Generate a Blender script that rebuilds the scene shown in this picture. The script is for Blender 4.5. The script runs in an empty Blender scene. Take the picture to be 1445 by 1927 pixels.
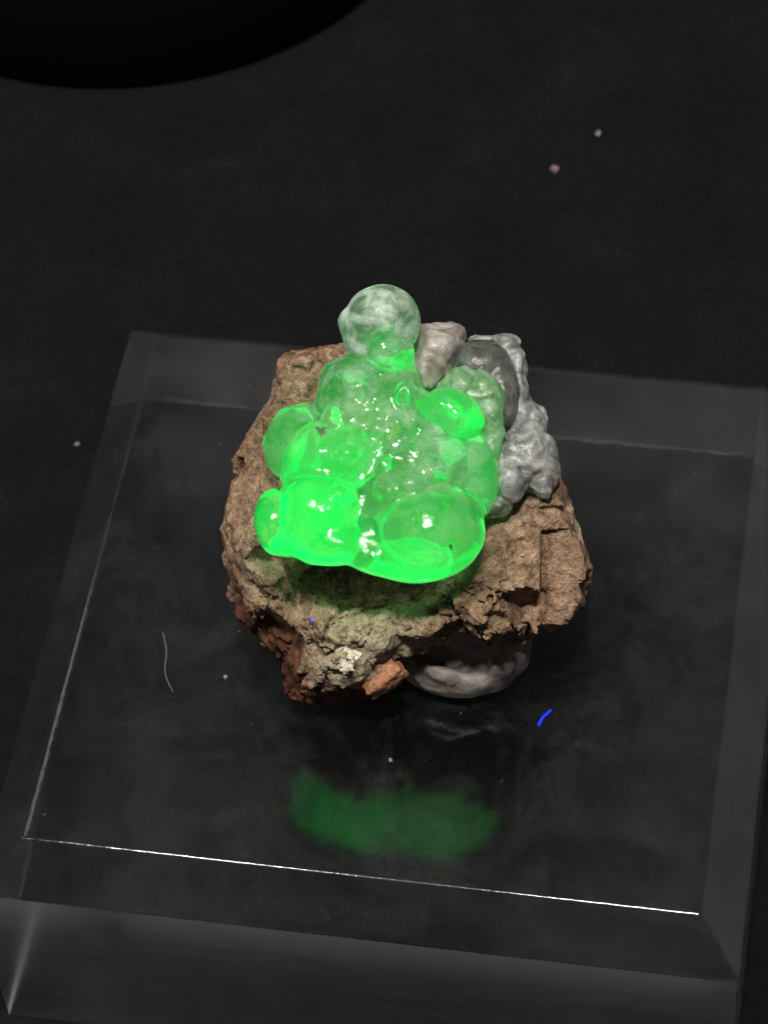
import bpy, bmesh, math, random
import numpy as np
from mathutils import Vector, Matrix

# ---------------------------------------------------------------- camera, world, lamps
# one unit is one centimetre; the cloth lies at z = 0, the top of the acrylic block at z = H
scene = bpy.context.scene
scene.unit_settings.scale_length = 0.01
H = 1.9
CAM_F = 6009.5                      # focal length in pixels of the 1445 px wide photograph
CAM_ROT = (0.668964, 0.048499, 0.160633)
CAM_LOC = (2.7564, -12.7359, 17.4616 + H)
cam_data = bpy.data.cameras.new('camera')
cam = bpy.data.objects.new('camera', cam_data)
scene.collection.objects.link(cam)
cam.location = CAM_LOC
cam.rotation_euler = CAM_ROT
cam_data.sensor_fit = 'HORIZONTAL'
cam_data.sensor_width = 36.0
cam_data.lens = CAM_F / 1445.0 * 36.0
cam_data.clip_start = 0.5
cam_data.clip_end = 500.0
cam_data.dof.use_dof = True
cam_data.dof.focus_distance = 20.3
cam_data.dof.aperture_fstop = 1.4
scene.camera = cam

world = bpy.data.worlds.new('World')
scene.world = world
world.use_nodes = True
bg = world.node_tree.nodes['Background']
bg.inputs['Color'].default_value = (0.92, 0.95, 1.0, 1)
bg.inputs['Strength'].default_value = 0.07


def area_lamp(name, loc, target, sx, sy, power, col, roll=0.0):
    d = bpy.data.lights.new(name, 'AREA')
    d.shape = 'RECTANGLE'
    d.size, d.size_y = sx, sy
    d.energy = power
    d.color = col
    o = bpy.data.objects.new(name, d)
    scene.collection.objects.link(o)
    o.location = loc
    q = (Vector(target) - Vector(loc)).to_track_quat('-Z', 'Y')
    o.rotation_euler = (q.to_matrix() @ Matrix.Rotation(roll, 3, 'Z')).to_euler()
    return o


area_lamp('ceiling_lamp', (-10.8, -10, 45), (0, 0, 3), 7.0, 1.5, 13500, (1.0, 0.95, 0.88), 0.0)
area_lamp('ceiling_lamp', (3.6, -10, 45), (0, 0, 3), 6.5, 1.5, 17500, (1.0, 0.95, 0.88), 0.0)
area_lamp('window_light', (46, 42, 14), (0, 0, 2), 46, 30, 1050, (0.86, 0.93, 1.0))

scene.view_settings.view_transform = 'Standard'
scene.view_settings.look = 'None'
scene.view_settings.exposure = 0.0
scene.view_settings.gamma = 1.0
scene.cycles.use_denoising = True
scene.cycles.max_bounces = 14
scene.cycles.transmission_bounces = 12
scene.cycles.caustics_reflective = False
scene.cycles.caustics_refractive = True
scene.cycles.sample_clamp_indirect = 6.0
scene.cycles.blur_glossy = 0.3

# ---------------------------------------------------------------- helpers: places
R = np.array(cam.rotation_euler.to_matrix())       # columns: camera axes in the world
T = np.array(CAM_LOC)


def at(px, py, z):
    """point at height z above the block's top under a pixel of the 1445 x 1927 photograph"""
    d = R @ np.array([(px - 722.5) / CAM_F, (963.5 - py) / CAM_F, -1.0])
    t = (z + H - T[2]) / d[2]
    return T + t * d


PX = 1 / 277.0                                     # centimetres per photograph pixel at the specimen

# ---------------------------------------------------------------- helpers: noise and solid fields
rng = np.random.default_rng(7)
LAT = rng.random((64, 64, 64), dtype=np.float32) * 2 - 1


def vnoise(p):
    i = np.floor(p).astype(np.int32)
    f = (p - i).astype(np.float32)
    f = f * f * f * (f * (f * 6 - 15) + 10)
    i0 = i & 63
    i1 = (i + 1) & 63
    x0, y0, z0 = i0.T
    x1, y1, z1 = i1.T
    fx, fy, fz = f.T
    a = LAT[x0, y0, z0] * (1 - fx) + LAT[x1, y0, z0] * fx
    b = LAT[x0, y1, z0] * (1 - fx) + LAT[x1, y1, z0] * fx
    c = LAT[x0, y0, z1] * (1 - fx) + LAT[x1, y0, z1] * fx
    d = LAT[x0, y1, z1] * (1 - fx) + LAT[x1, y1, z1] * fx
    return (a * (1 - fy) + b * fy) * (1 - fz) + (c * (1 - fy) + d * fy) * fz


TURN = np.array(Matrix.Rotation(0.9, 3, Vector((0.5, 0.7, 0.4)).normalized())).astype(np.float32)


def fbm(p, scale, octaves, gain=0.5, ridged=False, off=0.0):
    out = np.zeros(len(p), np.float32)
    amp, s, tot = 1.0, scale, 0.0
    for o in range(octaves):
        p = p @ TURN
        n = vnoise(p * s + (17.3 * o + off))
        out += amp * ((1 - 2 * np.abs(n)) if ridged else n)
        tot += amp
        amp *= gain
        s *= 2.03
    return out / tot


def worley(p, scale, off=0.0):
    q = p * scale + off
    i = np.floor(q).astype(np.int32)
    best = np.full(len(p), 9.0, np.float32)
    second = best.copy()
    cell = np.zeros((len(p), 3), np.float32)
    for dx in (-1, 0, 1):
        for dy in (-1, 0, 1):
            for dz in (-1, 0, 1):
                c = i + np.array([dx, dy, dz])
                h = (c & 63)
                r = np.stack([LAT[h[:, 0], h[:, 1], h[:, 2]], LAT[h[:, 1], h[:, 2], h[:, 0]], LAT[h[:, 2], h[:, 0], h[:, 1]]], 1) * 0.5 + 0.5
                d = np.linalg.norm(c + r - q, axis=1).astype(np.float32)
                cell = np.where((d < best)[:, None], r, cell)
                second = np.where(d < best, best, np.minimum(second, d))
                best = np.minimum(best, d)
    return best, second, cell


class Field:
    """signed distance on a voxel grid; its zero level becomes a mesh"""
    def __init__(self, lo, hi, vox):
        self.lo = np.array(lo, np.float32)
        self.vox = vox
        n = np.ceil((np.array(hi) - self.lo) / vox).astype(int) + 1
        self.n = n
        self.ax = [self.lo[k] + vox * np.arange(n[k], dtype=np.float32) for k in range(3)]
        self.d = np.full(n, 9.0, np.float32)

    def local(self, c, M):
        x, y, z = self.ax
        x = (x - c[0])[:, None, None]
        y = (y - c[1])[None, :, None]
        z = (z - c[2])[None, None, :]
        return [M[0, k] * x + M[1, k] * y + M[2, k] * z for k in range(3)]

    def ell(self, c, r, M=None):
        M = R if M is None else M
        u = self.local(c, M)
        k0 = np.sqrt(sum((a / b) ** 2 for a, b in zip(u, r)))
        k1 = np.sqrt(sum((a / (b * b)) ** 2 for a, b in zip(u, r))) + 1e-6
        return k0 * (k0 - 1) / k1

    def box(self, c, h, M, rad):
        u = self.local(c, M)
        q = [np.abs(a) - (b - rad) for a, b in zip(u, h)]
        out = np.sqrt(sum(np.maximum(a, 0) ** 2 for a in q))
        return out + np.minimum(np.maximum(np.maximum(q[0], q[1]), q[2]), 0) - rad

    def add(self, e, k):
        h = np.clip(0.5 + 0.5 * (self.d - e) / k, 0, 1)
        self.d = self.d * (1 - h) + e * h - k * h * (1 - h)

    def cut(self, e, k):
        h = np.clip(0.5 - 0.5 * (self.d + e) / k, 0, 1)
        self.d = self.d * (1 - h) - e * h + k * h * (1 - h)

    def band(self, w):
        m = np.abs(self.d) < w
        idx = np.argwhere(m)
        return m, self.lo + self.vox * idx.astype(np.float32)

    def break_off(self, c, nrm, depth, r, side):
        """knock a flat-faced flake off the surface near c"""
        a = np.clip(((c - r - self.lo) / self.vox).astype(int), 0, self.n - 1)
        b = np.clip(((c + r - self.lo) / self.vox).astype(int) + 1, 1, self.n)
        x, y, z = [self.ax[k][a[k]:b[k]] - c[k] for k in range(3)]
        x, y, z = x[:, None, None], y[None, :, None], z[None, None, :]
        side2 = np.cross(side, nrm)
        e = np.maximum(-(nrm[0] * x + nrm[1] * y + nrm[2] * z + depth), np.maximum(np.sqrt(x * x + y * y + z * z) - r, np.maximum(np.abs(side[0] * x + side[1] * y + side[2] * z) - 0.55 * r, side2[0] * x + side2[1] * y + side2[2] * z - 0.45 * r)))
        sl = tuple(slice(a[k], b[k]) for k in range(3))
        self.d[sl] = np.maximum(self.d[sl], -e)

    def normal(self, i):
        g = []
        for k in range(3):
            e = np.eye(3, dtype=int)[k] * 3
            g.append(self.d[tuple(np.minimum(i + e, self.n - 1))] - self.d[tuple(np.maximum(i - e, 0))])
        g = np.array(g)
        return g / (np.linalg.norm(g) + 1e-9)

    def mesh(self, name, mat, parent=None):
        d, n = self.d, self.n
        s = d < 0
        c = np.zeros(n - 1, np.int8)
        for dx in (0, 1):
            for dy in (0, 1):
                for dz in (0, 1):
                    c += s[dx:n[0] - 1 + dx, dy:n[1] - 1 + dy, dz:n[2] - 1 + dz]
        cells = np.argwhere((c > 0) & (c < 8))
        ids = np.full(n - 1, -1, np.int32)
        ids[cells[:, 0], cells[:, 1], cells[:, 2]] = np.arange(len(cells))
        acc = np.zeros((len(cells), 3), np.float32)
        cnt = np.zeros(len(cells), np.float32)
        corners = [(0, 0, 0), (1, 0, 0), (0, 1, 0), (1, 1, 0), (0, 0, 1), (1, 0, 1), (0, 1, 1), (1, 1, 1)]
        for a in range(8):
            for b in range(a + 1, 8):
                A, B = np.array(corners[a]), np.array(corners[b])
                if np.abs(A - B).sum() != 1:
                    continue
                va = d[tuple((cells + A).T)]
                vb = d[tuple((cells + B).T)]
                m = (va < 0) != (vb < 0)
                t = np.where(m, va / np.where(m, va - vb, 1), 0)
                acc += np.where(m[:, None], A + t[:, None] * (B - A), 0)
                cnt += m
        verts = self.lo + self.vox * (cells + acc / cnt[:, None])
        quads = []
        for ax in range(3):
            o1, o2 = (ax + 1) % 3, (ax + 2) % 3
            sl0 = [slice(None)] * 3
            sl1 = [slice(None)] * 3
            sl0[ax] = slice(0, n[ax] - 1)
            sl1[ax] = slice(1, n[ax])
            e = np.argwhere(s[tuple(sl0)] != s[tuple(sl1)])
            e = e[(e[:, o1] > 0) & (e[:, o2] > 0) & (e[:, o1] < n[o1] - 1) & (e[:, o2] < n[o2] - 1)]
            inside = s[tuple(e.T)]
            u1 = np.eye(3, dtype=int)[o1]
            u2 = np.eye(3, dtype=int)[o2]
            q = np.stack([ids[tuple((e - u1 - u2).T)], ids[tuple((e - u2).T)], ids[tuple(e.T)], ids[tuple((e - u1).T)]], 1)
            q = np.where(inside[:, None], q, q[:, ::-1])
            quads.append(q)
        q = np.concatenate(quads)
        me = bpy.data.meshes.new(name)
        me.vertices.add(len(verts))
        me.vertices.foreach_set('co', verts.astype(np.float32).ravel())
        me.loops.add(len(q) * 4)
        me.loops.foreach_set('vertex_index', q.astype(np.int32).ravel())
        me.polygons.add(len(q))
        me.polygons.foreach_set('loop_start', np.arange(0, len(q) * 4, 4, dtype=np.int32))
        me.polygons.foreach_set('use_smooth', np.ones(len(q), bool))
        me.update(calc_edges=True)
        me.materials.append(mat)
        o = link(name, me, parent)
        return o, verts


def link(name, me, parent=None):
    o = bpy.data.objects.new(name, me)
    scene.collection.objects.link(o)
    o.parent = parent
    if parent is not None:
        o.matrix_parent_inverse = Matrix.Translation(parent.location).inverted()
    return o


def attr(o, name, vals):
    a = o.data.attributes.new(name, 'FLOAT', 'POINT')
    a.data.foreach_set('value', np.asarray(vals, np.float32))


def tag(o, label=None, cat=None, group=None, kind=None):
    for k, v in (('label', label), ('category', cat), ('group', group), ('kind', kind)):
        if v:
            o[k] = v
    return o


# ---------------------------------------------------------------- helpers: materials
class Mat:
    def __init__(self, name):
        self.m = bpy.data.materials.new(name)
        self.m.use_nodes = True
        self.t = self.m.node_tree
        self.b = self.t.nodes['Principled BSDF']
        self.out = self.t.nodes['Material Output']
        self.tc = self.t.nodes.new('ShaderNodeTexCoord')

    def node(self, kind, **kw):
        n = self.t.nodes.new(kind)
        for k, v in kw.items():
            setattr(n, k, v)
        return n

    def put(self, sock, v):
        if hasattr(v, 'is_output') or isinstance(v, bpy.types.NodeSocket):
            self.t.links.new(v, sock)
        else:
            sock.default_value = v

    def set(self, **kw):
        for k, v in kw.items():
            self.put(self.b.inputs[k.replace('_', ' ')], v)

    def noise(self, scale, detail=4, rough=0.55, dist=0.0, vec=None):
        n = self.node('ShaderNodeTexNoise')
        self.put(n.inputs['Vector'], vec if vec is not None else self.tc.outputs['Object'])
        n.inputs['Scale'].default_value = scale
        n.inputs['Detail'].default_value = detail
        n.inputs['Roughness'].default_value = rough
        n.inputs['Distortion'].default_value = dist
        return n.outputs['Fac']

    def node_color_noise(self, scale):
        n = self.node('ShaderNodeTexNoise')
        self.put(n.inputs['Vector'], self.tc.outputs['Object'])
        n.inputs['Scale'].default_value = scale
        return n.outputs['Color']

    def voro(self, scale, feature='F1', vec=None):
        n = self.node('ShaderNodeTexVoronoi', feature=feature)
        self.put(n.inputs['Vector'], vec if vec is not None else self.tc.outputs['Object'])
        n.inputs['Scale'].default_value = scale
        return n.outputs['Distance']

    def ramp(self, fac, stops):
        n = self.node('ShaderNodeValToRGB')
        self.put(n.inputs['Fac'], fac)
        e = n.color_ramp.elements
        while len(e) < len(stops):
            e.new(0.5)
        for el, (p, c) in zip(e, stops):
            el.position = p
            el.color = (*c, 1) if len(c) == 3 else c
        return n.outputs['Color']

    def mix(self, fac, a, b, mode='MIX'):
        n = self.node('ShaderNodeMix', data_type='RGBA', blend_type=mode)
        self.put(n.inputs[0], fac)
        self.put(n.inputs[6], a)
        self.put(n.inputs[7], b)
        return n.outputs[2]

    def math(self, op, a, b=0.0, c=0.0):
        n = self.node('ShaderNodeMath', operation=op)
        for s, v in zip(n.inputs, (a, b, c)):
            self.put(s, v)
        return n.outputs[0]

    def attr(self, name):
        return self.node('ShaderNodeAttribute', attribute_name=name).outputs['Fac']

    def bump(self, h, strength, dist, normal=None):
        n = self.node('ShaderNodeBump')
        n.inputs['Strength'].default_value = strength
        n.inputs['Distance'].default_value = dist
        self.put(n.inputs['Height'], h)
        if normal is not None:
            self.put(n.inputs['Normal'], normal)
        return n.outputs['Normal']


def rgb(r, g, b):
    f = lambda c: (c / 255 / 12.92) if c <= 10 else ((c / 255 + 0.055) / 1.055) ** 2.4
    return (f(r), f(g), f(b), 1)


def v3(c):
    return tuple(c[:3])


# cloth: near-black, very fine uneven nap
m = Mat('dark_cloth')
n1 = m.noise(1.1, 6, 0.68, 0.5)
n2 = m.noise(24, 4, 0.7)
m.set(Base_Color=m.ramp(m.math('MULTIPLY_ADD', n2, 0.5, m.math('MULTIPLY', n1, 0.5)), [(0.34, (0.0026, 0.0027, 0.003)), (0.52, (0.0052, 0.0054, 0.0058)), (0.7, (0.012, 0.0122, 0.0128))]),
      Roughness=0.9, Specular_IOR_Level=0.12)
m.set(Normal=m.bump(n2, 0.5, 0.04, m.bump(n1, 0.4, 0.3)))
M_CLOTH = m.m

m = Mat('black_plastic')
m.set(Base_Color=(0.0012, 0.0012, 0.0013, 1), Roughness=0.6, Specular_IOR_Level=0.08)
M_BLACK = m.m

# clear acrylic: polished top with a thin dusty film and wiped smears, sides left slightly matt from sawing
def acrylic(name, rough, base, amount, stretch=(1, 1, 1), wavy=0.0):
    m = Mat(name)
    mp = m.node('ShaderNodeMapping')
    m.put(mp.inputs['Vector'], m.tc.outputs['Object'])
    mp.inputs['Scale'].default_value = stretch
    smear = m.noise(1.7, 7, 0.68, 0.9, mp.outputs['Vector'])
    fine = m.noise(34, 3, 0.7)
    film = m.math('MULTIPLY', m.ramp(smear, [(0.42, (0, 0, 0)), (0.72, (1, 1, 1))]), m.ramp(fine, [(0.35, (0.2,) * 3), (0.75, (1, 1, 1))]))
    m.set(Base_Color=(0.97, 0.975, 0.98, 1), Roughness=m.math('MULTIPLY_ADD', smear, rough, rough * 0.5), IOR=1.49, Transmission_Weight=1.0)
    if wavy:
        m.set(Normal=m.bump(m.noise(2.5 if wavy < 0.5 else 9, 4, 0.65), wavy, 0.1 if wavy < 0.5 else 0.006))
    dust = m.math('MULTIPLY_ADD', film, amount, base)
    dif = m.node('ShaderNodeBsdfDiffuse')
    dif.inputs['Color'].default_value = (0.6, 0.6, 0.63, 1)
    mx = m.node('ShaderNodeMixShader')
    m.put(mx.inputs[0], dust)
    m.t.links.new(m.b.outputs[0], mx.inputs[1])
    m.t.links.new(dif.outputs[0], mx.inputs[2])
    m.t.links.new(mx.outputs[0], m.out.inputs['Surface'])
    return m.m


M_ACRYLIC = acrylic('clear_acrylic', 0.10, 0.002, 0.034, wavy=0.03)
M_SAWN = acrylic('sawn_acrylic', 0.20, 0.003, 0.07, (0.4, 0.4, 8))
M_BASE = acrylic('matt_acrylic', 0.16, 0.0, 0.010)
M_EDGE = acrylic('worn_edge_acrylic', 0.12, 0.003, 0.03, wavy=0.55)

# rock: brown, crumbly, with pale clayey and rusty red zones
m = Mat('brown_matrix')
big = m.noise(2.2, 5, 0.6)
mid = m.noise(9, 6, 0.65, 0.4)
small = m.noise(38, 4, 0.7)
brown = m.ramp(m.math('MULTIPLY_ADD', small, 0.35, m.math('MULTIPLY', mid, 0.65)),
               [(0.36, (0.055, 0.031, 0.018)), (0.44, (0.20, 0.122, 0.076)), (0.54, (0.34, 0.218, 0.142)), (0.66, (0.53, 0.385, 0.265))])
pale = m.ramp(m.math('MULTIPLY_ADD', small, 0.4, m.math('MULTIPLY', mid, 0.6)),
              [(0.32, (0.13, 0.10, 0.06)), (0.5, (0.36, 0.30, 0.20)), (0.68, (0.48, 0.41, 0.28)), (0.82, (0.56, 0.50, 0.37))])
red = m.ramp(mid, [(0.3, (0.035, 0.014, 0.008)), (0.55, (0.12, 0.045, 0.024)), (0.75, (0.22, 0.10, 0.055))])
pf = m.math('ADD', m.attr('pale'), m.math('MULTIPLY_ADD', big, 1.0, -0.62))
pf = m.ramp(pf, [(0.25, (0, 0, 0)), (0.75, (1, 1, 1))])
col = m.mix(pf, brown, pale)
rf = m.ramp(m.math('ADD', m.attr('red'), m.math('MULTIPLY_ADD', mid, 0.8, -0.4)), [(0.35, (0, 0, 0)), (0.75, (1, 1, 1))])
col = m.mix(rf, col, red)
pits = m.ramp(m.noise(21, 5, 0.7, 1.0), [(0.32, (0.18, 0.15, 0.13)), (0.46, (1, 1, 1))])
col = m.mix(0.85, col, pits, 'MULTIPLY')
m.set(Base_Color=col, Roughness=0.9, Specular_IOR_Level=0.25)
b1 = m.bump(mid, 0.55, 0.05)
b2 = m.bump(small, 0.9, 0.035, b1)
cr = m.ramp(m.voro(7, 'DISTANCE_TO_EDGE', m.mix(0.25, m.tc.outputs['Object'], m.node_color_noise(6))), [(0.0, (0, 0, 0)), (0.04, (1, 1, 1))])
m.set(Normal=m.bump(cr, 0.35, 0.02, b2))
M_ROCK = m.m


def plain_rock(name, c1, c2, rough=0.85):
    m = Mat(name)
    a = m.noise(14, 6, 0.65, 0.3)
    m.set(Base_Color=m.ramp(a, [(0.3, c1), (0.7, c2)]), Roughness=rough, Specular_IOR_Level=0.3)
    m.set(Normal=m.bump(a, 0.6, 0.03))
    return m.m


M_ORANGE = plain_rock('orange_rock', (0.16, 0.06, 0.03), (0.45, 0.22, 0.12))
M_TAN = plain_rock('tan_rock', (0.15, 0.09, 0.055), (0.40, 0.29, 0.19))
M_WHITE = plain_rock('white_chip', (0.35, 0.30, 0.24), (0.68, 0.62, 0.52), 0.6)

# opal: clear to milky gel that fluoresces green, the UV beam's bright side put into per-lobe glow
def opal_mat(name, tint, gain, vol, rough=0.07, bumpy=0.25, ior=1.45):
    m = Mat(name)
    g = m.attr('glow')
    cl = m.noise(4, 5, 0.6, 0.8)
    cl2 = m.noise(15, 4, 0.6, 1.2)
    mod = m.math('MULTIPLY_ADD', cl, 1.0, m.math('MULTIPLY_ADD', cl2, 0.7, 0.1))
    e = m.math('MULTIPLY', m.math('MULTIPLY', g, gain), mod)
    m.set(Base_Color=tint, Roughness=rough, IOR=ior, Transmission_Weight=1.0,
          Emission_Color=(0.0, 1.0, 0.11, 1), Emission_Strength=e)
    h = m.noise(13, 4, 0.55, 0.6)
    ed = m.voro(7.0, 'DISTANCE_TO_EDGE', None)
    ed = m.ramp(ed, [(0.0, (0, 0, 0)), (0.05, (1, 1, 1))])
    nrm = m.bump(ed, 0.10, 0.02, m.bump(h, bumpy, 0.05))
    m.set(Normal=nrm)
    dif = m.node('ShaderNodeBsdfDiffuse')
    m.put(dif.inputs['Color'], (0.55, 0.66, 0.56, 1))
    m.put(dif.inputs['Normal'], nrm)
    veil = m.math('MULTIPLY', m.attr('milk'), m.ramp(m.noise(6, 4, 0.6, 0.25), [(0.40, (0.15,) * 3), (0.66, (2.0,) * 3)]))
    mx = m.node('ShaderNodeMixShader')
    m.put(mx.inputs[0], veil)
    m.t.links.new(m.b.outputs[0], mx.inputs[1])
    m.t.links.new(dif.outputs[0], mx.inputs[2])
    m.t.links.new(mx.outputs[0], m.out.inputs['Surface'])
    if vol:
        em = m.node('ShaderNodeEmission')
        em.inputs['Color'].default_value = (0.0, 1.0, 0.11, 1)
        em.inputs['Strength'].default_value = vol
        ab = m.node('ShaderNodeVolumeAbsorption')
        ab.inputs['Color'].default_value = (0.55, 0.85, 0.6, 1)
        ab.inputs['Density'].default_value = 1.0
        ad = m.node('ShaderNodeAddShader')
        m.t.links.new(em.outputs[0], ad.inputs[0])
        m.t.links.new(ab.outputs[0], ad.inputs[1])
        m.t.links.new(ad.outputs[0], m.out.inputs['Volume'])
    return m.m


M_BEAD = opal_mat('bright_opal', (0.9, 0.97, 0.9, 1), 0.06, 0.6, 0.07, 0.1)
M_KNOB = opal_mat('milky_opal', (0.9, 0.93, 0.9, 1), 0.4, 0.05, 0.22, 0.08)


def chalcedony(name, c1, c2, clear, glow=0.0):
    """waxy translucent stone, cloudy in places, stained along its folds"""
    m = Mat(name)
    a = m.noise(8, 6, 0.62, 0.8)
    b = m.noise(30, 3, 0.6)
    nrm = m.bump(b, 0.25, 0.02, m.bump(a, 0.3, 0.05))
    m.set(Base_Color=(0.86, 0.89, 0.88, 1), Roughness=0.2, IOR=1.5, Transmission_Weight=1.0, Normal=nrm)
    if glow:
        m.set(Emission_Color=(0.05, 1.0, 0.12, 1), Emission_Strength=m.math('MULTIPLY', a, glow))
    p = m.node('ShaderNodeBsdfPrincipled')
    stain = m.ramp(m.noise(4, 5, 0.6, 1.0), [(0.55, (1, 1, 1)), (0.75, (0.75, 0.55, 0.38))])
    m.put(p.inputs['Base Color'], m.mix(1.0, m.ramp(a, [(0.3, c1), (0.72, c2)]), stain, 'MULTIPLY'))
    p.inputs['Roughness'].default_value = 0.32
    p.inputs['Subsurface Weight'].default_value = 0.4
    p.inputs['Subsurface Scale'].default_value = 0.1
    m.put(p.inputs['Normal'], nrm)
    mx = m.node('ShaderNodeMixShader')
    m.put(mx.inputs[0], m.ramp(a, [(0.35, (1 - clear,) * 3), (0.65, (1 - clear * 0.45,) * 3)]))
    m.t.links.new(m.b.outputs[0], mx.inputs[1])
    m.t.links.new(p.outputs[0], mx.inputs[2])
    m.t.links.new(mx.outputs[0], m.out.inputs['Surface'])
    return m.m


M_CHALK = chalcedony('grey_chalcedony', (0.22, 0.235, 0.225), (0.56, 0.585, 0.58), 0.62)
M_HUMP = chalcedony('pale_chalcedony', (0.27, 0.24, 0.20), (0.54, 0.52, 0.49), 0.45)
M_DOME = chalcedony('smoky_chalcedony', (0.10, 0.115, 0.10), (0.20, 0.22, 0.20), 0.75)
M_CRUST = chalcedony('green_crust', (0.17, 0.23, 0.15), (0.38, 0.47, 0.34), 0.65, 0.34)  # its glow stands in for green light cast on it by the opal

m = Mat('grey_putty')
wv = m.noise(5, 4, 0.55, 1.5)
m.set(Base_Color=m.ramp(wv, [(0.3, (0.11, 0.092, 0.08)), (0.7, (0.27, 0.24, 0.22))]), Roughness=0.5, Specular_IOR_Level=0.35)
m.set(Normal=m.bump(wv, 0.3, 0.06))
M_PUTTY = m.m


def glow_mat(name, c, e):
    m = Mat(name)
    m.set(Base_Color=c, Roughness=0.6, Emission_Color=c, Emission_Strength=e)
    return m.m


M_BLUE = glow_mat('blue_fluorescing_fibre', (0.005, 0.02, 1.0, 1), 0.75)
M_BLUE2 = glow_mat('violet_grain', (0.12, 0.12, 1.0, 1), 0.6)
M_DUST = glow_mat('pale_dust', (0.20, 0.20, 0.21, 1), 0.0)
m = Mat('sparkling_grain')
m.set(Base_Color=(0.8, 0.8, 0.8, 1), Roughness=0.2, Metallic=0.6)
M_SPARK = m.m
M_PINK = glow_mat('pink_dust', (0.22, 0.13, 0.17, 1), 0.0)

# ---------------------------------------------------------------- the cloth
def sheet(name, x0, x1, y0, y1, z, mat):
    me = bpy.data.meshes.new(name)
    me.from_pydata([(x0, y0, z), (x1, y0, z), (x1, y1, z), (x0, y1, z)], [], [(0, 1, 2, 3)])
    me.materials.append(mat)
    return link(name, me)


tag(sheet('table_cloth', -60, 60, -50, 70, 0.0, M_CLOTH), kind='structure')

# ---------------------------------------------------------------- black round object behind the block
pts = np.array([at(x, y, -H)[:2] for x, y in ((-5, 150), (210, 173), (430, 135), (590, 80), (690, 0))])
A = np.c_[2 * pts, np.ones(len(pts))]
sol = np.linalg.lstsq(A, (pts ** 2).sum(1), rcond=None)[0]
dc, dr = sol[:2], math.sqrt(sol[2] + sol[0] ** 2 + sol[1] ** 2)
print('disc', dc, dr)


def lathe(name, prof, mat, parent, seg=96):
    bm = bmesh.new()
    rings = [[bm.verts.new((r * math.cos(2 * math.pi * k / seg), r * math.sin(2 * math.pi * k / seg), z)) for k in range(seg)] for r, z in prof]
    for a, b in zip(rings, rings[1:]):
        for k in range(seg):
            f = bm.faces.new((a[k], a[(k + 1) % seg], b[(k + 1) % seg], b[k]))
            f.smooth = True
    bm.faces.new(rings[0][::-1])
    bm.faces.new(rings[-1])
    me = bpy.data.meshes.new(name)
    bm.to_mesh(me)
    bm.free()
    me.materials.append(mat)
    o = bpy.data.objects.new(name, me)
    scene.collection.objects.link(o)
    o.parent = parent
    return o


puck = bpy.data.objects.new('round_black_object', None)
scene.collection.objects.link(puck)
puck.location = (dc[0], dc[1], 0)
tag(puck, 'round matte black object with a curved rim, standing on the cloth beyond the clear block', 'holder')
lathe('body', [(dr - 0.12, 0.002), (dr - 0.04, 0.02), (dr, 0.1), (dr, 1.1), (dr - 0.05, 1.2), (dr - 0.25, 1.24)], M_BLACK, puck)
lathe('top_ring', [(dr - 0.3, 1.24), (dr - 0.26, 1.3), (dr - 0.26, 2.2), (dr - 0.35, 2.28)], M_BLACK, puck)

# ---------------------------------------------------------------- acrylic block with chamfered top edge
def make_block():
    s, c = 2.5, 0.288
    sy = s * 0.9886
    bm = bmesh.new()
    ring = lambda hx, hy, z: [bm.verts.new(p) for p in ((-hx, -hy, z), (hx, -hy, z), (hx, hy, z), (-hx, hy, z))]
    r0, r1, r2 = ring(s, sy, 0.003), ring(s, sy, H - c), ring(s - c, sy - c, H)
    bm.faces.new(r0[::-1])
    bm.faces.new(r2)
    for a, b in ((r0, r1), (r1, r2)):
        for k in range(4):
            bm.faces.new((a[k], a[(k + 1) % 4], b[(k + 1) % 4], b[k]))
    bmesh.ops.bevel(bm, geom=bm.edges[:] + bm.verts[:], offset=0.016, segments=3, profile=0.5, affect='EDGES')
    me = bpy.data.meshes.new('acrylic_block')
    bm.to_mesh(me)
    bm.free()
    for p in me.polygons:
        p.use_smooth = p.area < 0.3
    me.materials.append(M_ACRYLIC)
    me.materials.append(M_SAWN)
    for p in me.polygons:
        if p.area > 0.3 and abs(p.normal.z) < 0.1:
            p.material_index = 1
    me.materials.append(M_BASE)
    me.materials.append(M_EDGE)
    for p in me.polygons:
        if p.normal.z < -0.9:
            p.material_index = 2
        elif p.area < 0.12:
            p.material_index = 3
    o = link('acrylic_block', me)
    return o


block = make_block()
tag(block, 'clear square acrylic display block with chamfered top edges under the green mineral', 'block')

# ---------------------------------------------------------------- mounting putty
f = Field(at(700, 1330, 0) - np.array([0.3, 0.3, 0.05]), at(1010, 1080, 0) + np.array([0.4, 0.3, 1.0]), 0.016)
f.add(f.ell(at(862, 1206, 0.24), (0.45, 0.40, 0.33), np.eye(3)), 0.05)
f.add(f.ell(at(822, 1236, 0.15), (0.35, 0.20, 0.18), np.eye(3)), 0.10)
f.add(f.ell(at(932, 1204, 0.24), (0.22, 0.28, 0.32), np.eye(3)), 0.10)
f.cut(f.ell(at(858, 1216, 0.46), (0.34, 0.15, 0.20), np.eye(3)), 0.08)
mk, p = f.band(0.12)
f.d[mk] += 0.02 * fbm(p, 4, 3) + 0.012 * np.sin(p[:, 0] * 16 + p[:, 2] * 22 + 3 * fbm(p, 2, 2)) * (fbm(p, 3, 1) > -0.2)
f.d = np.maximum(f.d, (H + 0.003 - f.ax[2])[None, None, :])
putty, _ = f.mesh('mounting_putty', M_PUTTY)
tag(putty, 'pale grey swirled lump of putty under the brown rock, on the clear block', 'putty')

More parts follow.
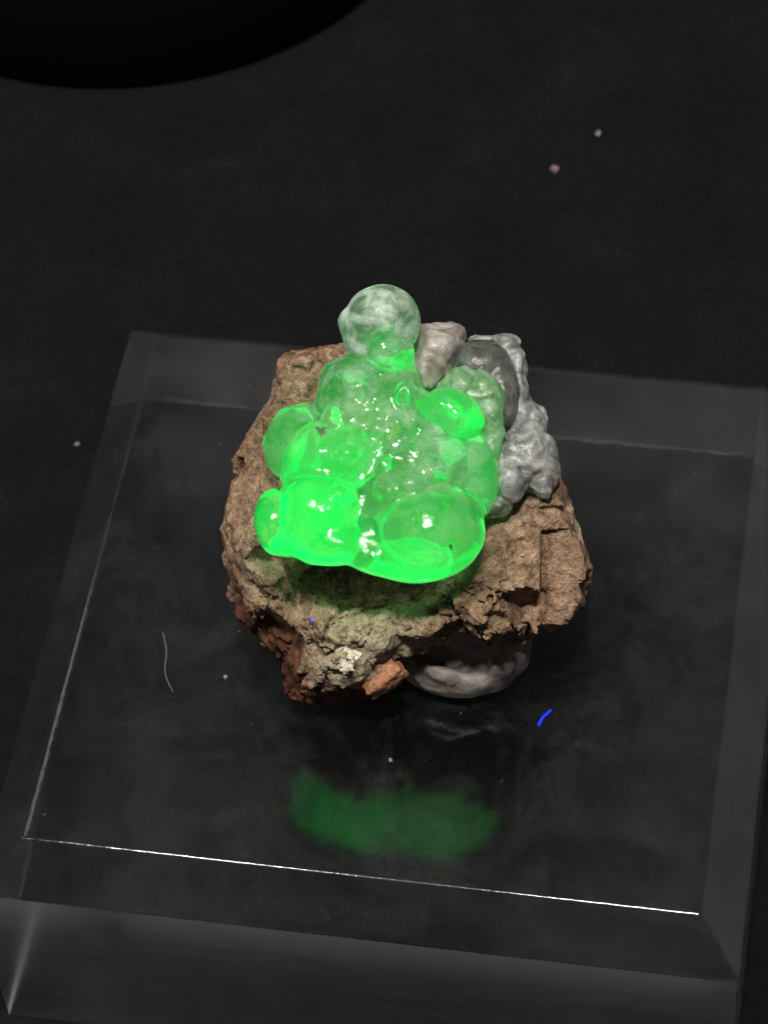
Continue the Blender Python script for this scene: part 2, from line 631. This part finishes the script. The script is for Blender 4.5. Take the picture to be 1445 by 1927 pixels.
# ---------------------------------------------------------------- the mineral specimen
spec = bpy.data.objects.new('mineral_specimen', None)
scene.collection.objects.link(spec)
spec.location = at(760, 1150, 0.0)
tag(spec, 'glowing green opal on brown crumbly rock, stuck on the clear block', 'mineral')


def euler(x, y, z):
    return np.array((Matrix.Rotation(z, 3, 'Z') @ Matrix.Rotation(y, 3, 'Y') @ Matrix.Rotation(x, 3, 'X')))


# matrix rock: its visible surface runs through these points (pixel, pixel, height above the block)
CP = np.array([
    (980, 960, 1.28), (1000, 1100, 1.10), (1000, 1172, 0.93), (1112, 1070, 1.0), (1085, 985, 1.22), (1045, 1010, 1.30), (1100, 1130, 0.93), (1050, 1170, 0.9),
    (940, 1030, 1.25), (900, 800, 1.5), (1040, 900, 1.35), (990, 1040, 1.18), (960, 1130, 1.02),
    (545, 670, 1.62), (590, 700, 1.62), (630, 670, 1.55), (520, 740, 1.45), (500, 800, 1.38), (445, 880, 1.2), (480, 900, 1.28), (428, 1000, 1.02), (470, 1000, 1.2), (475, 1050, 1.18), (440, 1075, 0.85),
    (455, 1140, 0.7), (500, 1100, 1.0), (530, 1130, 0.92), (565, 1155, 0.88), (520, 1170, 0.68), (480, 1175, 0.58), (590, 1175, 0.85),
    (590, 1090, 0.72), (650, 1105, 0.62), (720, 1110, 0.62), (780, 1105, 0.75), (640, 1150, 0.8), (700, 1158, 0.86), (760, 1160, 0.9), (560, 1080, 0.9),
    (800, 1140, 0.98), (870, 1100, 1.12), (900, 1165, 0.95), (840, 1188, 0.82), (920, 1190, 0.84), (770, 1205, 0.74), (700, 1195, 0.82),
    (620, 1218, 0.74), (660, 1250, 0.68), (700, 1268, 0.58), (590, 1240, 0.66), (565, 1205, 0.6), (530, 1240, 0.5), (545, 1295, 0.36), (640, 1296, 0.45),
    (640, 1318, 0.3), (720, 1290, 0.42), (750, 1245, 0.5), (600, 1280, 0.5),
    (700, 900, 1.3), (700, 750, 1.5), (850, 1000, 1.25), (800, 850, 1.4), (600, 950, 1.2), (620, 820, 1.4)], np.float64)
CP[:, 2] += 0.12 * np.clip((CP[:, 2] - 0.35) / 0.5, 0, 1)
OUT = np.array([(548, 660), (600, 652), (640, 642), (720, 650), (830, 690), (940, 720), (1000, 790), (1045, 885), (1070, 940), (1086, 985), (1103, 1035), (1118, 1070), (1112, 1110),
                (1100, 1142), (1060, 1172), (1010, 1186), (965, 1200), (930, 1212), (880, 1192), (840, 1197), (800, 1216), (770, 1226), (756, 1245), (735, 1278), (705, 1300), (650, 1320),
                (585, 1318), (545, 1303), (533, 1270), (524, 1230), (492, 1190), (455, 1158), (440, 1100), (424, 1045), (420, 1000), (428, 955), (440, 905), (438, 870), (455, 840), (482, 792), (505, 755), (520, 715), (528, 675)], np.float64)


def poly_dist(q, P):
    """signed distance to a closed polygon, negative inside"""
    best = np.full(q.shape[:-1], 1e9)
    ins = np.zeros(q.shape[:-1], bool)
    for a, b in zip(P, np.roll(P, -1, 0)):
        d = b - a
        t = np.clip(((q - a) @ d) / (d @ d), 0, 1)
        best = np.minimum(best, np.linalg.norm(q - a - t[..., None] * d, axis=-1))
        c = ((a[1] > q[..., 1]) != (b[1] > q[..., 1])) & (q[..., 0] < (b[0] - a[0]) * (q[..., 1] - a[1]) / (b[1] - a[1] + 1e-12) + a[0])
        ins ^= c
    return np.where(ins, -best, best)


X0, Y0, STEP = 380, 600, 4
gx = np.arange(X0, 1161, STEP)
gy = np.arange(Y0, 1361, STEP)
QQ = np.stack(np.meshgrid(gx, gy, indexing='ij'), -1).astype(np.float64)
dc_ = np.linalg.norm(CP[:, None, :2] - CP[None, :, :2], axis=-1)
wts = np.linalg.solve(dc_ + 4.0 * -np.eye(len(CP)), CP[:, 2] - CP[:, 2].mean())
ZS = (np.linalg.norm(QQ[:, :, None, :] - CP[:, :2], axis=-1) @ wts + CP[:, 2].mean()).astype(np.float32)
PD = (poly_dist(QQ, OUT) * PX).astype(np.float32)


def grid_at(G, u, w):
    a = np.clip((u - X0) / STEP, 0, G.shape[0] - 1.001)
    b = np.clip((w - Y0) / STEP, 0, G.shape[1] - 1.001)
    i, k = a.astype(int), b.astype(int)
    a, b = a - i, b - k
    return (G[i, k] * (1 - a) + G[i + 1, k] * a) * (1 - b) + (G[i, k + 1] * (1 - a) + G[i + 1, k + 1] * a) * b


def pixel_of(p):
    c = (p - T) @ R
    return 722.5 + CAM_F * c[..., 0] / -c[..., 2], 963.5 - CAM_F * c[..., 1] / -c[..., 2]


def smax(a, b, k):
    h = np.clip(0.5 + 0.5 * (a - b) / k, 0, 1)
    return b * (1 - h) + a * h + k * h * (1 - h)


LO = at(760, 1000, 1.0) + np.array([-1.45, -1.6, 0])
HI = at(760, 1000, 1.0) + np.array([1.55, 1.6, 0.95])
LO[2] = H - 0.03
f = Field(LO, HI, 0.0135)
pts3 = np.stack(np.meshgrid(*f.ax, indexing='ij'), -1).reshape(-1, 3).astype(np.float32)
for a in range(0, len(pts3), 1000000):
    q = pts3[a:a + 1000000].astype(np.float64)
    u, w = pixel_of(q)
    zs = grid_at(ZS, u, w)
    pd = grid_at(PD, u, w)
    front = (q[:, 2] - H - zs) * 0.72                       # roughly along the surface normal
    back = -(q[:, 2] - H - zs) * 0.72 - 0.7 - 0.5 * np.clip(-pd, 0, 0.8)
    f.d.reshape(-1)[a:a + 1000000] = smax(smax(front, pd, 0.16), back, 0.2)
del pts3
# hollow under the overhanging opal
f.cut(f.ell(at(690, 1096, 0.92), (122 * PX, 50 * PX, 0.80)), 0.05)
mk, p = f.band(0.16)
def warp(p, s, a):
    return p + a * np.stack([fbm(p, s, 3), fbm(p, s, 3, off=9), fbm(p, s, 3, off=5)], 1)


w1, w2, wc = worley(warp(p, 4, 0.10), 4.2)
v1, v2, vc = worley(warp(p, 8, 0.06), 9.0, 3.0)
rg = fbm(p, 3.2, 5, 0.6, ridged=True)
u, w = pixel_of(p.astype(np.float64))
crumb = (0.07 + 0.93 * np.clip((w - 1085) / 50, 0, 1) * np.clip((1060 - u) / 120 + 0.35, 0, 1) + 0.25 * np.clip((560 - u) / 60, 0, 1)).clip(0, 1).astype(np.float32)
chunk = (wc[:, 0] - 0.5) * 0.085 + (vc[:, 0] - 0.5) * 0.05       # broken pieces stand at uneven heights
crack = 0.055 * np.exp(-((w2 - w1) / 0.05) ** 2) + 0.03 * np.exp(-((v2 - v1) / 0.07) ** 2)
f.d[mk] += (0.030 * fbm(p, 2.5, 3) + 0.035 * np.maximum(rg - 0.25, 0) + (0.014 + 0.016 * crumb) * fbm(p, 12, 4, 0.62, off=3)
            + crumb * (chunk + crack) + 0.06 * np.exp(-((w2 - w1) / 0.04) ** 2) * (fbm(p, 1.6, 2, off=31) - 0.02).clip(0, 1))
shell = np.argwhere(np.abs(f.d) < f.vox * 0.6)
frng = np.random.default_rng(21)
for k in range(190):
    i = shell[frng.integers(len(shell))]
    c = f.lo + f.vox * i
    uu, ww = pixel_of(c)
    if k <= 40 and 460 < uu < 960 and ww > 1050:
        continue
    nr = f.normal(i) + frng.normal(0, 0.34 if k > 40 else 0.14, 3)
    nr /= np.linalg.norm(nr)
    r = frng.uniform(0.08, 0.24) if k > 40 else frng.uniform(0.25, 0.4)
    sd = np.cross(nr, frng.normal(0, 1, 3))
    f.break_off(c, nr, frng.uniform(0.004, 0.03), r, sd / np.linalg.norm(sd))
def broad_face(a, b, c, mid, r, depth):
    A, B, C = at(*a), at(*b), at(*c)
    nr = np.cross(B - A, C - A)
    nr /= np.linalg.norm(nr)
    if nr @ R[:, 2] < 0:
        nr = -nr
    sd = np.cross(nr, R[:, 1])
    f.break_off(at(*mid), nr, depth, r, sd / np.linalg.norm(sd))


broad_face((980, 960, 1.40), (990, 1165, 1.04), (1108, 1070, 1.10), (1015, 1065, 1.22), 0.85, 0.02)
broad_face((1060, 930, 1.42), (1112, 1060, 1.10), (1095, 1140, 0.9), (1098, 1060, 1.1), 0.5, 0.0)
broad_face((545, 670, 1.72), (620, 672, 1.68), (530, 745, 1.5), (575, 705, 1.66), 0.5, 0.02)
broad_face((450, 880, 1.28), (485, 800, 1.46), (432, 1000, 1.1), (450, 900, 1.24), 0.5, 0.0)
mk, p = f.band(0.05)
f.d[mk] += 0.010 * fbm(p, 14, 4, 0.65, off=13)
f.d = np.maximum(f.d, (H + 0.004 - f.ax[2])[None, None, :])
rock_field = f
rock, v = f.mesh('matrix_rock', M_ROCK, spec)


def zone(v, pts):
    out = np.zeros(len(v), np.float32)
    for (x, y, z, r, a) in pts:
        out += a * np.exp(-(np.linalg.norm(v - at(x, y, z), axis=1) / (r * PX)) ** 2)
    return out


attr(rock, 'pale', zone(v, [(645, 1240, 0.66, 105, 1.0), (720, 1165, 0.8, 90, 0.7), (840, 1160, 0.8, 90, 0.45), (860, 1060, 1.0, 70, 0.4), (480, 1040, 1.1, 70, 0.8), (520, 1110, 0.8, 60, 0.6), (1085, 985, 1.1, 40, 0.6)]))
attr(rock, 'red', zone(v, [(540, 1280, 0.2, 110, 0.9), (450, 1150, 0.6, 90, 0.9), (640, 1310, 0.2, 90, 0.8), (520, 1200, 0.5, 60, 0.6)]))


def surf(fl, px, py):
    """first point of a field met by the ray through a pixel"""
    a, b = at(px, py, 2.9), at(px, py, 0.0)
    t = np.linspace(0, 1, 900)[:, None]
    q = a + t * (b - a)
    i = np.rint((q - fl.lo) / fl.vox).astype(int)
    ok = ((i >= 0) & (i < fl.n)).all(1)
    i, q = i[ok], q[ok]
    neg = fl.d[tuple(i.T)] < 0
    if not neg.any():
        raise ValueError('the ray misses')
    hit = np.argmax(neg)
    return q[hit]


def chip(name, px, py, sink, h, rot, mat, parent, seed=0, rough=0.6, on=None):
    z = surf(on or rock_field, px, py)[2] - H - sink
    g = Field(at(px, py, z) - max(h) * 1.5, at(px, py, z) + max(h) * 1.5, max(h) / 16)
    g.add(g.box(at(px, py, z), h, euler(*rot), min(h) * 0.25), 0.01)
    mk, p = g.band(max(h) * 0.5)
    g.d[mk] += rough * min(h) * fbm(p, 1.0 / max(h), 4, 0.6, off=seed)
    o, v = g.mesh(name, mat, parent)
    attr(o, 'pale', np.full(len(v), 0.25))
    attr(o, 'red', np.zeros(len(v)))
    return o


chip('rock_chip', 718, 1272, 0.02, (0.14, 0.09, 0.09), (0.2, -0.5, 0.6), M_ORANGE, rock, 3)
chip('rock_chip', 652, 1252, 0.015, (0.04, 0.04, 0.045), (0.6, 0.1, 0.2), M_WHITE, rock, 8, 1.0)
chip('rock_chip', 655, 1230, 0.015, (0.07, 0.035, 0.035), (0.5, 0.3, -0.3), M_WHITE, rock, 12, 1.0)
chip('rock_chip', 1052, 1000, 0.13, (0.09, 0.20, 0.10), (0.75, 0.15, 0.2), M_ROCK, rock, 5, 1.1)

# opal: one fused botryoidal mass, with inner lobes added to strengthen the glow
#   pixel, pixel, height, radii across, radius in depth, glow and clarity, blend
mass = [
    (690, 770, 1.70, 92, 92, 0.28, 0.35, 0.09), (690, 705, 1.72, 56, 50, 0.22, 0.2, 0.06), (752, 725, 1.70, 36, 60, 0.2, 0.15, 0.10),
    (760, 850, 1.60, 84, 84, 0.25, 0.3, 0.12), (820, 805, 1.58, 60, 60, 0.25, 0.3, 0.10), (770, 930, 1.50, 95, 60, 0.25, 0.6, 0.10),
    (728, 662, 1.95, 46, 50, 0.22, 0.35, 0.06), (705, 690, 1.85, 36, 30, 0.16, 0.3, 0.06),
    (648, 735, 1.70, 48, 62, 0.22, 0.2, 0.03), (672, 752, 1.76, 40, 44, 0.18, 0.3, 0.04),
    (640, 872, 1.59, 104, 72, 0.25, 0.9, 0.07), (605, 860, 1.54, 62, 62, 0.24, 0.8, 0.08),
    (560, 838, 1.48, 63, 72, 0.26, 0.5, 0.035), (592, 806, 1.52, 46, 44, 0.2, 0.4, 0.06),
    (606, 974, 1.50, 80, 82, 0.22, 1.3, 0.05), (610, 912, 1.50, 80, 40, 0.2, 1.1, 0.06), (700, 925, 1.50, 60, 50, 0.2, 0.8, 0.06), (640, 1024, 1.42, 66, 36, 0.2, 1.3, 0.07), (645, 935, 1.54, 50, 44, 0.2, 1.2, 0.06),
    (517, 982, 1.42, 38, 60, 0.20, 1.0, 0.02), (540, 1016, 1.40, 38, 30, 0.16, 1.1, 0.03),
    (694, 1014, 1.42, 44, 52, 0.19, 1.1, 0.05), (708, 1046, 1.39, 46, 28, 0.17, 1.2, 0.06), (722, 955, 1.50, 60, 50, 0.2, 0.9, 0.08),
    (802, 1004, 1.45, 102, 84, 0.28, 0.8, 0.05), (775, 1047, 1.38, 78, 42, 0.20, 1.1, 0.05), (868, 985, 1.42, 40, 62, 0.2, 0.6, 0.03),
    (893, 890, 1.50, 40, 74, 0.22, 0.6, 0.04), (905, 925, 1.44, 26, 46, 0.16, 0.6, 0.04), (832, 882, 1.60, 62, 58, 0.22, 0.1, 0.035)]
mass = [(a, b, c + 0.2, *r) for a, b, c, *r in mass]


def opal_field_of(ls, vox=0.0115):
    cc = np.array([at(x, y, z) for (x, y, z, *_) in ls])
    pad = max(max(l[3], l[4]) * PX for l in ls) + 0.12
    f = Field(cc.min(0) - pad, cc.max(0) + pad, vox)
    for (x, y, z, rx, ry, rd, g_, k) in ls:
        f.add(f.ell(at(x, y, z), (rx * PX, ry * PX, rd)), k)
    return f


f = opal_field_of(mass)
brng = np.random.default_rng(5)
for _ in range(26):                                              # small bubbles budding from the upper part
    x, y = brng.uniform(630, 870), brng.uniform(690, 930)
    try:
        q = surf(f, x, y)
    except ValueError:
        continue
    if q[2] - H < 1.2:
        continue
    r = brng.uniform(12, 30) * PX
    f.add(f.ell(q - 0.5 * r * R[:, 2], (r, r * brng.uniform(0.7, 1.2), r)), 0.02)
mk, p = f.band(0.10)
o1, o2, oc = worley(warp(p, 6, 0.06), 6.5, 4.0)
crk = np.exp(-(np.linalg.norm(p - at(735, 850, 2.05), axis=1) / 0.22) ** 2) + 0.8 * np.exp(-(np.linalg.norm(p - at(720, 785, 2.15), axis=1) / 0.14) ** 2)
upper = ((p - at(700, 900, 1.8)) @ R[:, 1] * 1.6 + 0.25).clip(0.0, 1)
f.d[mk] += 0.022 * fbm(p, 3, 2) + 0.025 * crk * fbm(p, 10, 3, 0.6, off=2) + upper * (0.012 * fbm(p, 9, 3, off=7) + 0.014 * (o1 - 0.45))
for (x, y, rx, ry, dp) in ((606, 812, 11, 9, 0.06), (597, 798, 16, 4, 0.03), (527, 912, 4, 14, 0.06), (682, 738, 9, 13, 0.05), (848, 1030, 5, 10, 0.04),
                           (690, 818, 6, 6, 0.05), (760, 745, 5, 12, 0.05), (836, 955, 4, 24, 0.03), (787, 975, 3, 20, 0.03), (600, 826, 4, 12, 0.03), (776, 800, 4, 26, 0.05), (828, 908, 16, 4, 0.03)):
    try:
        f.cut(f.ell(surf(f, x, y), (rx * PX, ry * PX, dp)), 0.02)
    except ValueError:
        print('no surface at', x, y)
opal, v = f.mesh('opal_mass', opal_mat('clear_green_opal', (0.92, 0.97, 0.92, 1), 0.06, 0.42, 0.035, 0.13), spec)
num = np.zeros(len(v))
den = np.zeros(len(v)) + 1e-9
for (x, y, z, rx, ry, rd, g_, k) in mass:
    u = (v - at(x, y, z)) @ R / np.array([rx * PX, ry * PX, rd])
    w = np.exp(-1.5 * (u ** 2).sum(1))
    num += w * g_
    den += w
gl = num / den
attr(opal, 'glow', gl)
attr(opal, 'milk', np.clip(0.19 - 0.18 * gl, 0.008, 0.19))
opal_field = f
opal_parts = {k: (opal, f) for k in ('ear', 'cheek', 'chin')}

inner = [  # lobes, glow strength, set higher where the UV beam strikes
    ([(606, 974, 1.70, 66, 66, 0.20, 1, 0.05), (640, 1020, 1.62, 50, 26, 0.15, 1, 0.07)], 1.6),
    ([(519, 985, 1.60, 27, 46, 0.14, 1, 0.03), (541, 1014, 1.59, 30, 22, 0.11, 1, 0.04)], 1.3),
    ([(696, 1016, 1.60, 32, 38, 0.12, 1, 0.05)], 0.8),
    ([(775, 1046, 1.58, 62, 30, 0.14, 1, 0.05), (800, 1050, 1.60, 40, 26, 0.12, 1, 0.05)], 1.5),
    ([(800, 1004, 1.64, 70, 52, 0.2, 1, 0.03), (862, 985, 1.62, 28, 46, 0.14, 1, 0.04)], 0.4),
    ([(636, 872, 1.78, 88, 56, 0.2, 1, 0.08)], 0.8),
    ([(895, 892, 1.69, 28, 58, 0.15, 1, 0.04)], 0.45),
    ([(562, 838, 1.67, 46, 54, 0.18, 1, 0.05)], 0.22),
]
for ci, (ls, st) in enumerate(inner):
    g = opal_field_of(ls, 0.014)
    mk, p = g.band(0.08)
    g.d[mk] += 0.03 * fbm(p, 4, 3, off=ci)
    o, v = g.mesh('opal_lobe', opal_mat('fluorescing_opal', (1, 1, 1, 1), 0.0, st, 0.03, 0.15, 1.13), spec)
    o.parent = opal
    attr(o, 'glow', np.zeros(len(v)))
    attr(o, 'milk', np.zeros(len(v)))

for (x, y, hh, sd, key) in ((606, 812, (0.026, 0.022, 0.02), 1, 'ear'), (527, 912, (0.012, 0.03, 0.012), 2, 'cheek'), (848, 1030, (0.012, 0.02, 0.010), 3, 'chin')):
    try:
        chip('rock_inclusion', x, y, 0.012, hh, (0.6, 0.0, 0.6), M_ROCK, opal_parts[key][0], sd, 1.0, on=opal_parts[key][1])
    except ValueError:
        print('no surface at', x, y)

# milky knob on top
f = Field(at(712, 600, 2.3) - 0.45, at(712, 600, 2.3) + 0.45, 0.011)
for (x, y, z, rx, ry, rd, k) in ((718, 598, 2.3, 64, 60, 0.24, 0.05), (664, 606, 2.25, 28, 30, 0.14, 0.03), (690, 640, 2.2, 42, 36, 0.16, 0.05), (762, 612, 2.25, 26, 40, 0.14, 0.05)):
    f.add(f.ell(at(x, y, z), (rx * PX, ry * PX, rd)), k)
mk, p = f.band(0.08)
f.d[mk] += 0.012 * fbm(p, 5, 3)
knob, v = f.mesh('milky_knob', M_KNOB, spec)
attr(knob, 'glow', np.full(len(v), 0.05))
attr(knob, 'milk', np.full(len(v), 0.42))

# bright round bead
f = Field(at(846, 775, 2.0) - 0.4, at(846, 775, 2.0) + 0.4, 0.011)
for (x, y, z, rx, ry, rd, k) in ((843, 770, 2.0, 52, 40, 0.2, 0.03), (868, 792, 1.98, 42, 32, 0.17, 0.06)):
    f.add(f.ell(at(x, y, z), (rx * PX, ry * PX, rd)), k)
mk, p = f.band(0.06)
f.d[mk] += 0.008 * fbm(p, 5, 2)
bead, v = f.mesh('opal_bead', M_BEAD, spec)
attr(bead, 'glow', np.full(len(v), 0.75))
attr(bead, 'milk', np.full(len(v), 0.03))


def crust(name, mat, ls, amp, vox=0.0115, glow=0.0, fine=12, seed=0, folds=1.2):
    ls = [(a, b, c + 0.2, *r) for a, b, c, *r in ls]
    c = np.array([at(x, y, z) for (x, y, z, *_) in ls])
    pad = max(max(l[3], l[4]) * PX for l in ls) + 0.18
    g = Field(c.min(0) - pad, c.max(0) + pad, vox)
    for (x, y, z, rx, ry, rd, k) in ls:
        g.add(g.ell(at(x, y, z), (rx * PX, ry * PX, rd)), k)
    mk, p = g.band(0.1)
    g.d[mk] += amp * (0.8 * fbm(p, 5, 3, off=seed) + 0.35 * fbm(p, fine, 3, off=seed + 5) + folds * np.maximum(fbm(warp(p, 5, 0.05), 4.5, 3, ridged=True, off=seed) - 0.1, 0))
    o, v = g.mesh(name, mat, spec)
    if glow:
        attr(o, 'glow', np.full(len(v), glow))
    return o


crust('green_crust', M_CRUST, [(880, 735, 1.72, 58, 42, 0.2, 0.05), (915, 775, 1.68, 34, 60, 0.2, 0.05), (868, 722, 1.75, 38, 28, 0.14, 0.04), (925, 825, 1.6, 32, 42, 0.18, 0.05)], 0.05, seed=4)
crust('pale_hump', M_HUMP, [(822, 650, 1.75, 46, 42, 0.24, 0.05), (852, 632, 1.75, 26, 26, 0.15, 0.04), (800, 690, 1.65, 52, 52, 0.24, 0.06), (790, 632, 1.8, 18, 22, 0.12, 0.04)], 0.03, seed=1)
crust('smoky_dome', M_DOME, [(905, 692, 1.66, 56, 52, 0.22, 0.04), (942, 745, 1.58, 36, 62, 0.2, 0.06)], 0.012, seed=2)
crust('grey_crust', M_CHALK, [
    (955, 655, 1.62, 28, 26, 0.16, 0.04), (972, 690, 1.6, 22, 38, 0.15, 0.04), (920, 640, 1.62, 40, 10, 0.1, 0.04),
    (975, 760, 1.5, 26, 55, 0.16, 0.05), (1000, 800, 1.45, 26, 50, 0.16, 0.05), (985, 860, 1.4, 62, 60, 0.22, 0.06),
    (955, 905, 1.38, 42, 45, 0.2, 0.05), (1022, 900, 1.32, 32, 44, 0.18, 0.05), (925, 945, 1.32, 34, 26, 0.16, 0.04)], 0.04, seed=3)

# ---------------------------------------------------------------- dust and lint
def fibre(name, pts, r, mat):
    cu = bpy.data.curves.new(name, 'CURVE')
    cu.dimensions = '3D'
    sp = cu.splines.new('NURBS')
    sp.points.add(len(pts) - 1)
    for q, p in zip(sp.points, pts):
        q.co = (*p, 1)
    sp.use_endpoint_u = True
    sp.order_u = 3
    cu.bevel_depth = r
    cu.bevel_resolution = 2
    cu.use_fill_caps = True
    o = bpy.data.objects.new(name, cu)
    me = bpy.data.meshes.new_from_object(o)
    bpy.data.objects.remove(o)
    me.materials.append(mat)
    return link(name, me)


tag(fibre('lint_fibre', [at(1013, 1366, 0.012), at(1019, 1352, 0.016), at(1029, 1344, 0.014), at(1036, 1337, 0.012)], 0.0085, M_BLUE),
    'short bright blue glowing lint fibre lying on the clear block', 'fibre')


tag(fibre('lint_fibre', [at(306, 1190, 0.006), at(316, 1225, 0.012), at(309, 1255, 0.006), at(313, 1280, 0.01), at(326, 1302, 0.006)], 0.0022, M_DUST),
    'thin pale lint fibre lying on the clear block beside the rock', 'fibre')


def grain(px, py, z, r, mat, label):
    bm = bmesh.new()
    bmesh.ops.create_icosphere(bm, subdivisions=2, radius=r)
    for q in bm.verts:
        q.co *= 0.8 + 0.45 * random.uniform(-1, 1)
    me = bpy.data.meshes.new('dust_grain')
    bm.to_mesh(me)
    bm.free()
    me.materials.append(mat)
    o = link('dust_grain', me)
    o.location = at(px, py, z) + np.array([0, 0, r * 0.8])
    tag(o, label, 'dust', 'dust grains')
    return o


random.seed(3)
grain(1043, 322, -H, 0.035, M_PINK, 'pinkish dust grain on the dark cloth behind the block')
grain(1125, 253, -H, 0.026, M_DUST, 'pale dust grain on the dark cloth beside the pinkish one')
grain(146, 838, -H, 0.02, M_DUST, 'pale dust grain on the cloth beside the block')
grain(425, 1277, 0, 0.018, M_DUST, 'pale dust grain on the clear block beside the rock')
grain(735, 1432, 0, 0.014, M_DUST, 'tiny pale dust grain on the clear block in front of the putty')
q = surf(rock_field, 588, 1168)
grain(588, 1168, q[2] - H, 0.016, M_BLUE2, 'tiny violet-blue glowing grain on the front ledge of the rock')
q = surf(rock_field, 982, 1046)
grain(982, 1046, q[2] - H, 0.011, M_SPARK, 'tiny white sparkling grain on the flat brown face of the rock')

verts, faces = [], []
for k in range(520):
    x, y = random.uniform(-2.15, 2.15), random.uniform(-2.15, 2.1)
    r = random.uniform(0.001, 0.003) * (2.0 if random.random() < 0.06 else 1)
    z = H + r
    b = len(verts)
    for dx, dy, dz in ((1, 0, 0), (-1, 0, 0), (0, 1, 0), (0, -1, 0), (0, 0, 1), (0, 0, -1)):
        verts.append((x + dx * r * random.uniform(0.6, 1.8), y + dy * r * random.uniform(0.6, 1.8), z + dz * r))
    faces += [(b + i, b + j, b + l) for i, j, l in ((0, 2, 4), (2, 1, 4), (1, 3, 4), (3, 0, 4), (2, 0, 5), (1, 2, 5), (3, 1, 5), (0, 3, 5))]
me = bpy.data.meshes.new('dust')
me.from_pydata(verts, [], faces)
me.materials.append(M_DUST)
tag(link('dust', me), 'fine pale dust scattered over the top of the clear block', 'dust', kind='stuff')
